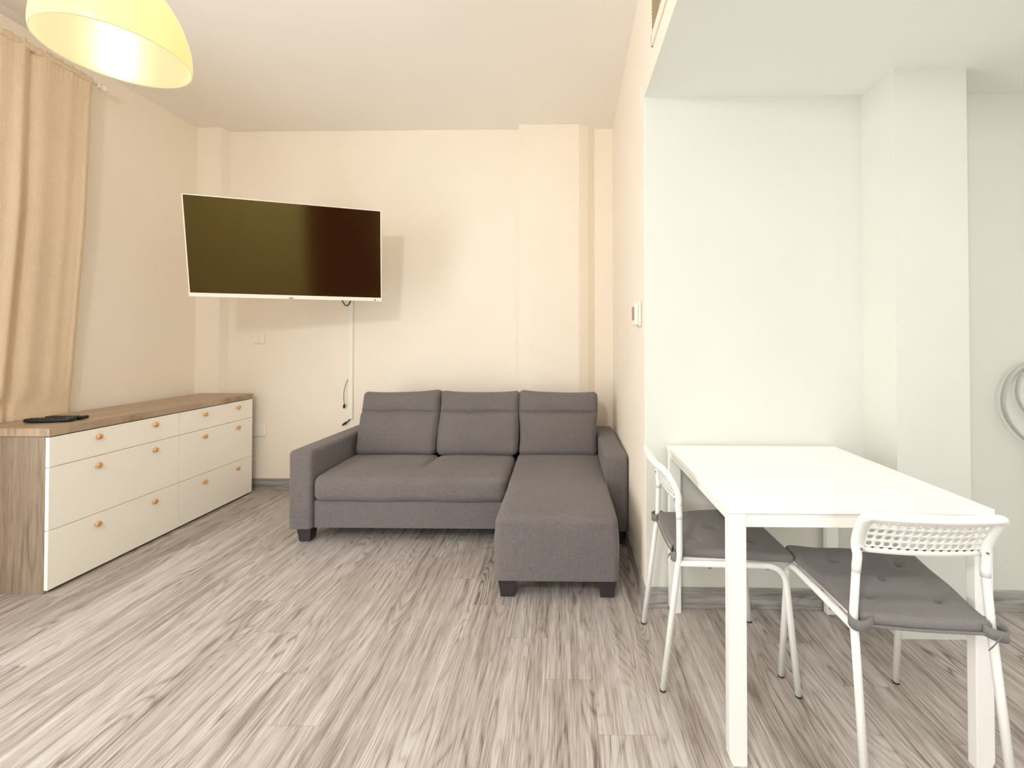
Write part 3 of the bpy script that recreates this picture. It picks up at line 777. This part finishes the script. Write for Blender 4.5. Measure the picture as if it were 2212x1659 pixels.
# tufted seat pads tied to the chairs
def make_pad(label, loc, rz, seed=0):
    pd = thing('seat_pad', label, 'seat cushion', loc, rz, 'taupe seat pads on the dining chairs')
    tufts = [(0, 0), (-.095, .10), (.105, .10), (-.09, -.10), (.09, -.10)]
    def df(p, u, v_, w):
        y = p.y; wid = (.163 + (.213 - .163) * (v_ + 1) / 2) / .195
        p.x *= wid
        if w > 0:
            dz = .006 * (1 - u ** 4) * (1 - v_ ** 4)
            for tx, ty in tufts:
                d2 = (p.x - tx) ** 2 + (y - ty) ** 2
                dz -= .014 * math.exp(-d2 / .00010) + .010 * math.exp(-d2 / .0013)
                ang = math.atan2(y - ty, p.x - tx); rr = math.sqrt(d2)
                dz += .0022 * math.cos(ang * 2 + 1.0) * math.exp(-((rr - .022) / .016) ** 2)
            dz += .0026 * math.sin(p.x * 34 + seed) * math.sin(y * 27 + seed)
            p.z += dz * w
        if v_ < -.9: p.y -= .004 * math.sin(u * 2.4 + seed)
        return p
    soft_box('pad', -.195, .195, -.20, .20, 0, .031, .014, M['cushion'], pd, (64, 64, 3), df)
    # straps round the rear tubes
    for sx in (-1, 1):
        bm = bmesh.new()
        cx, cy = sx * .190, -.195
        pts = [(sx * .150, -.203, .016)]
        for k_ in range(13):
            a = math.pi * (1.0 - k_ / 12) * 1.0
            pts.append((cx + sx * (-.004 + .022 * math.sin(math.pi * k_ / 12)) , cy - .016 + .030 * (k_ / 12) - .0, .016 - .002 * math.sin(k_)))
        pts = [(sx * (q - .016), y_, z_) for q, y_, z_ in ((.148, -.200, .018), (.165, -.211, .013), (.185, -.217, .010), (.202, -.211, .010), (.207, -.197, .013), (.203, -.182, .018), (.186, -.174, .020), (.170, -.165, .020))]
        P = fillet(pts, .008, 3); band = []
        for q in P: band.append((bm.verts.new(q + Vector((0, 0, -.017))), bm.verts.new(q + Vector((0, 0, .012)))))
        for i in range(len(band) - 1): bm.faces.new((band[i][0], band[i + 1][0], band[i + 1][1], band[i][1]))
        st = link('strap', bm, M['cushion'], pd, True)
        sm = st.modifiers.new('solid', 'SOLIDIFY'); sm.thickness = .0028; sm.offset = 0
    bm = bmesh.new(); band = []
    for q in ((.160, -.214, .012), (.152, -.219, .004), (.142, -.221, -.008), (.134, -.219, -.018)):
        band.append((bm.verts.new(Vector(q) + Vector((-.004, 0, -.008))), bm.verts.new(Vector(q) + Vector((.010, 0, .008)))))
    for i in range(3): bm.faces.new((band[i][0], band[i + 1][0], band[i + 1][1], band[i][1]))
    st = link('strap_end', bm, M['cushion'], pd, True); sm = st.modifiers.new('solid', 'SOLIDIFY'); sm.thickness = .0028; sm.offset = 0
    bm = bmesh.new(); tube(bm, [(x_, -.2035 - .004 * math.sin(x_ / .163 * 2.4 + seed), .004) for x_ in lin2(-.156, .156, 24)], .0035, 8); link('piping', bm, M['cushion'], pd, True)
    return pd
def lin2(a, b_, n_): return [a + (b_ - a) * t_ / n_ for t_ in range(n_ + 1)]
make_pad('taupe tufted seat pad tied on the left chair, partly under table', (.600, 1.728, .451), R(-90), 1)
make_pad('taupe tufted seat pad tied on the front chair seen from behind', (.990, 1.378, .451), R(-6.5), 2)

# ------------------------------------------------------------------ grey loop modelled in place of a soft shadow-like blur, right edge
ls = thing('shadow_loop', 'pale grey loop standing in for a shadow-like blur at right edge', 'strap', (2.078, 1.975, .972))
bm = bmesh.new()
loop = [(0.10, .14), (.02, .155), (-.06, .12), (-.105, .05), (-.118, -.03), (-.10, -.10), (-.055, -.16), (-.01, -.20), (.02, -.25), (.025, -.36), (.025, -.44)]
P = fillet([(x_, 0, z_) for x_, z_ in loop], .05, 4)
tube(bm, P, [(.006, .012)] * len(P), 10); link('loop_band', bm, M['loop_cloth'], ls, True)
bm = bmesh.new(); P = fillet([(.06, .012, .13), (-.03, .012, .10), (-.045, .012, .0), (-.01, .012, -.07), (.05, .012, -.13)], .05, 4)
tube(bm, P, [(.005, .009)] * len(P), 10); link('loop_band', bm, M['loop_cloth'], ls, True)
bm = bmesh.new(); tube(bm, [(.10, .045, .14), (.10, -.012, .14)], .008, 10); tube(bm, [(.10, .052, .14), (.10, .045, .14)], .02, 14); link('hook', bm, M['white_plastic'], ls, True)  # hook made up to carry the shadow-like loop
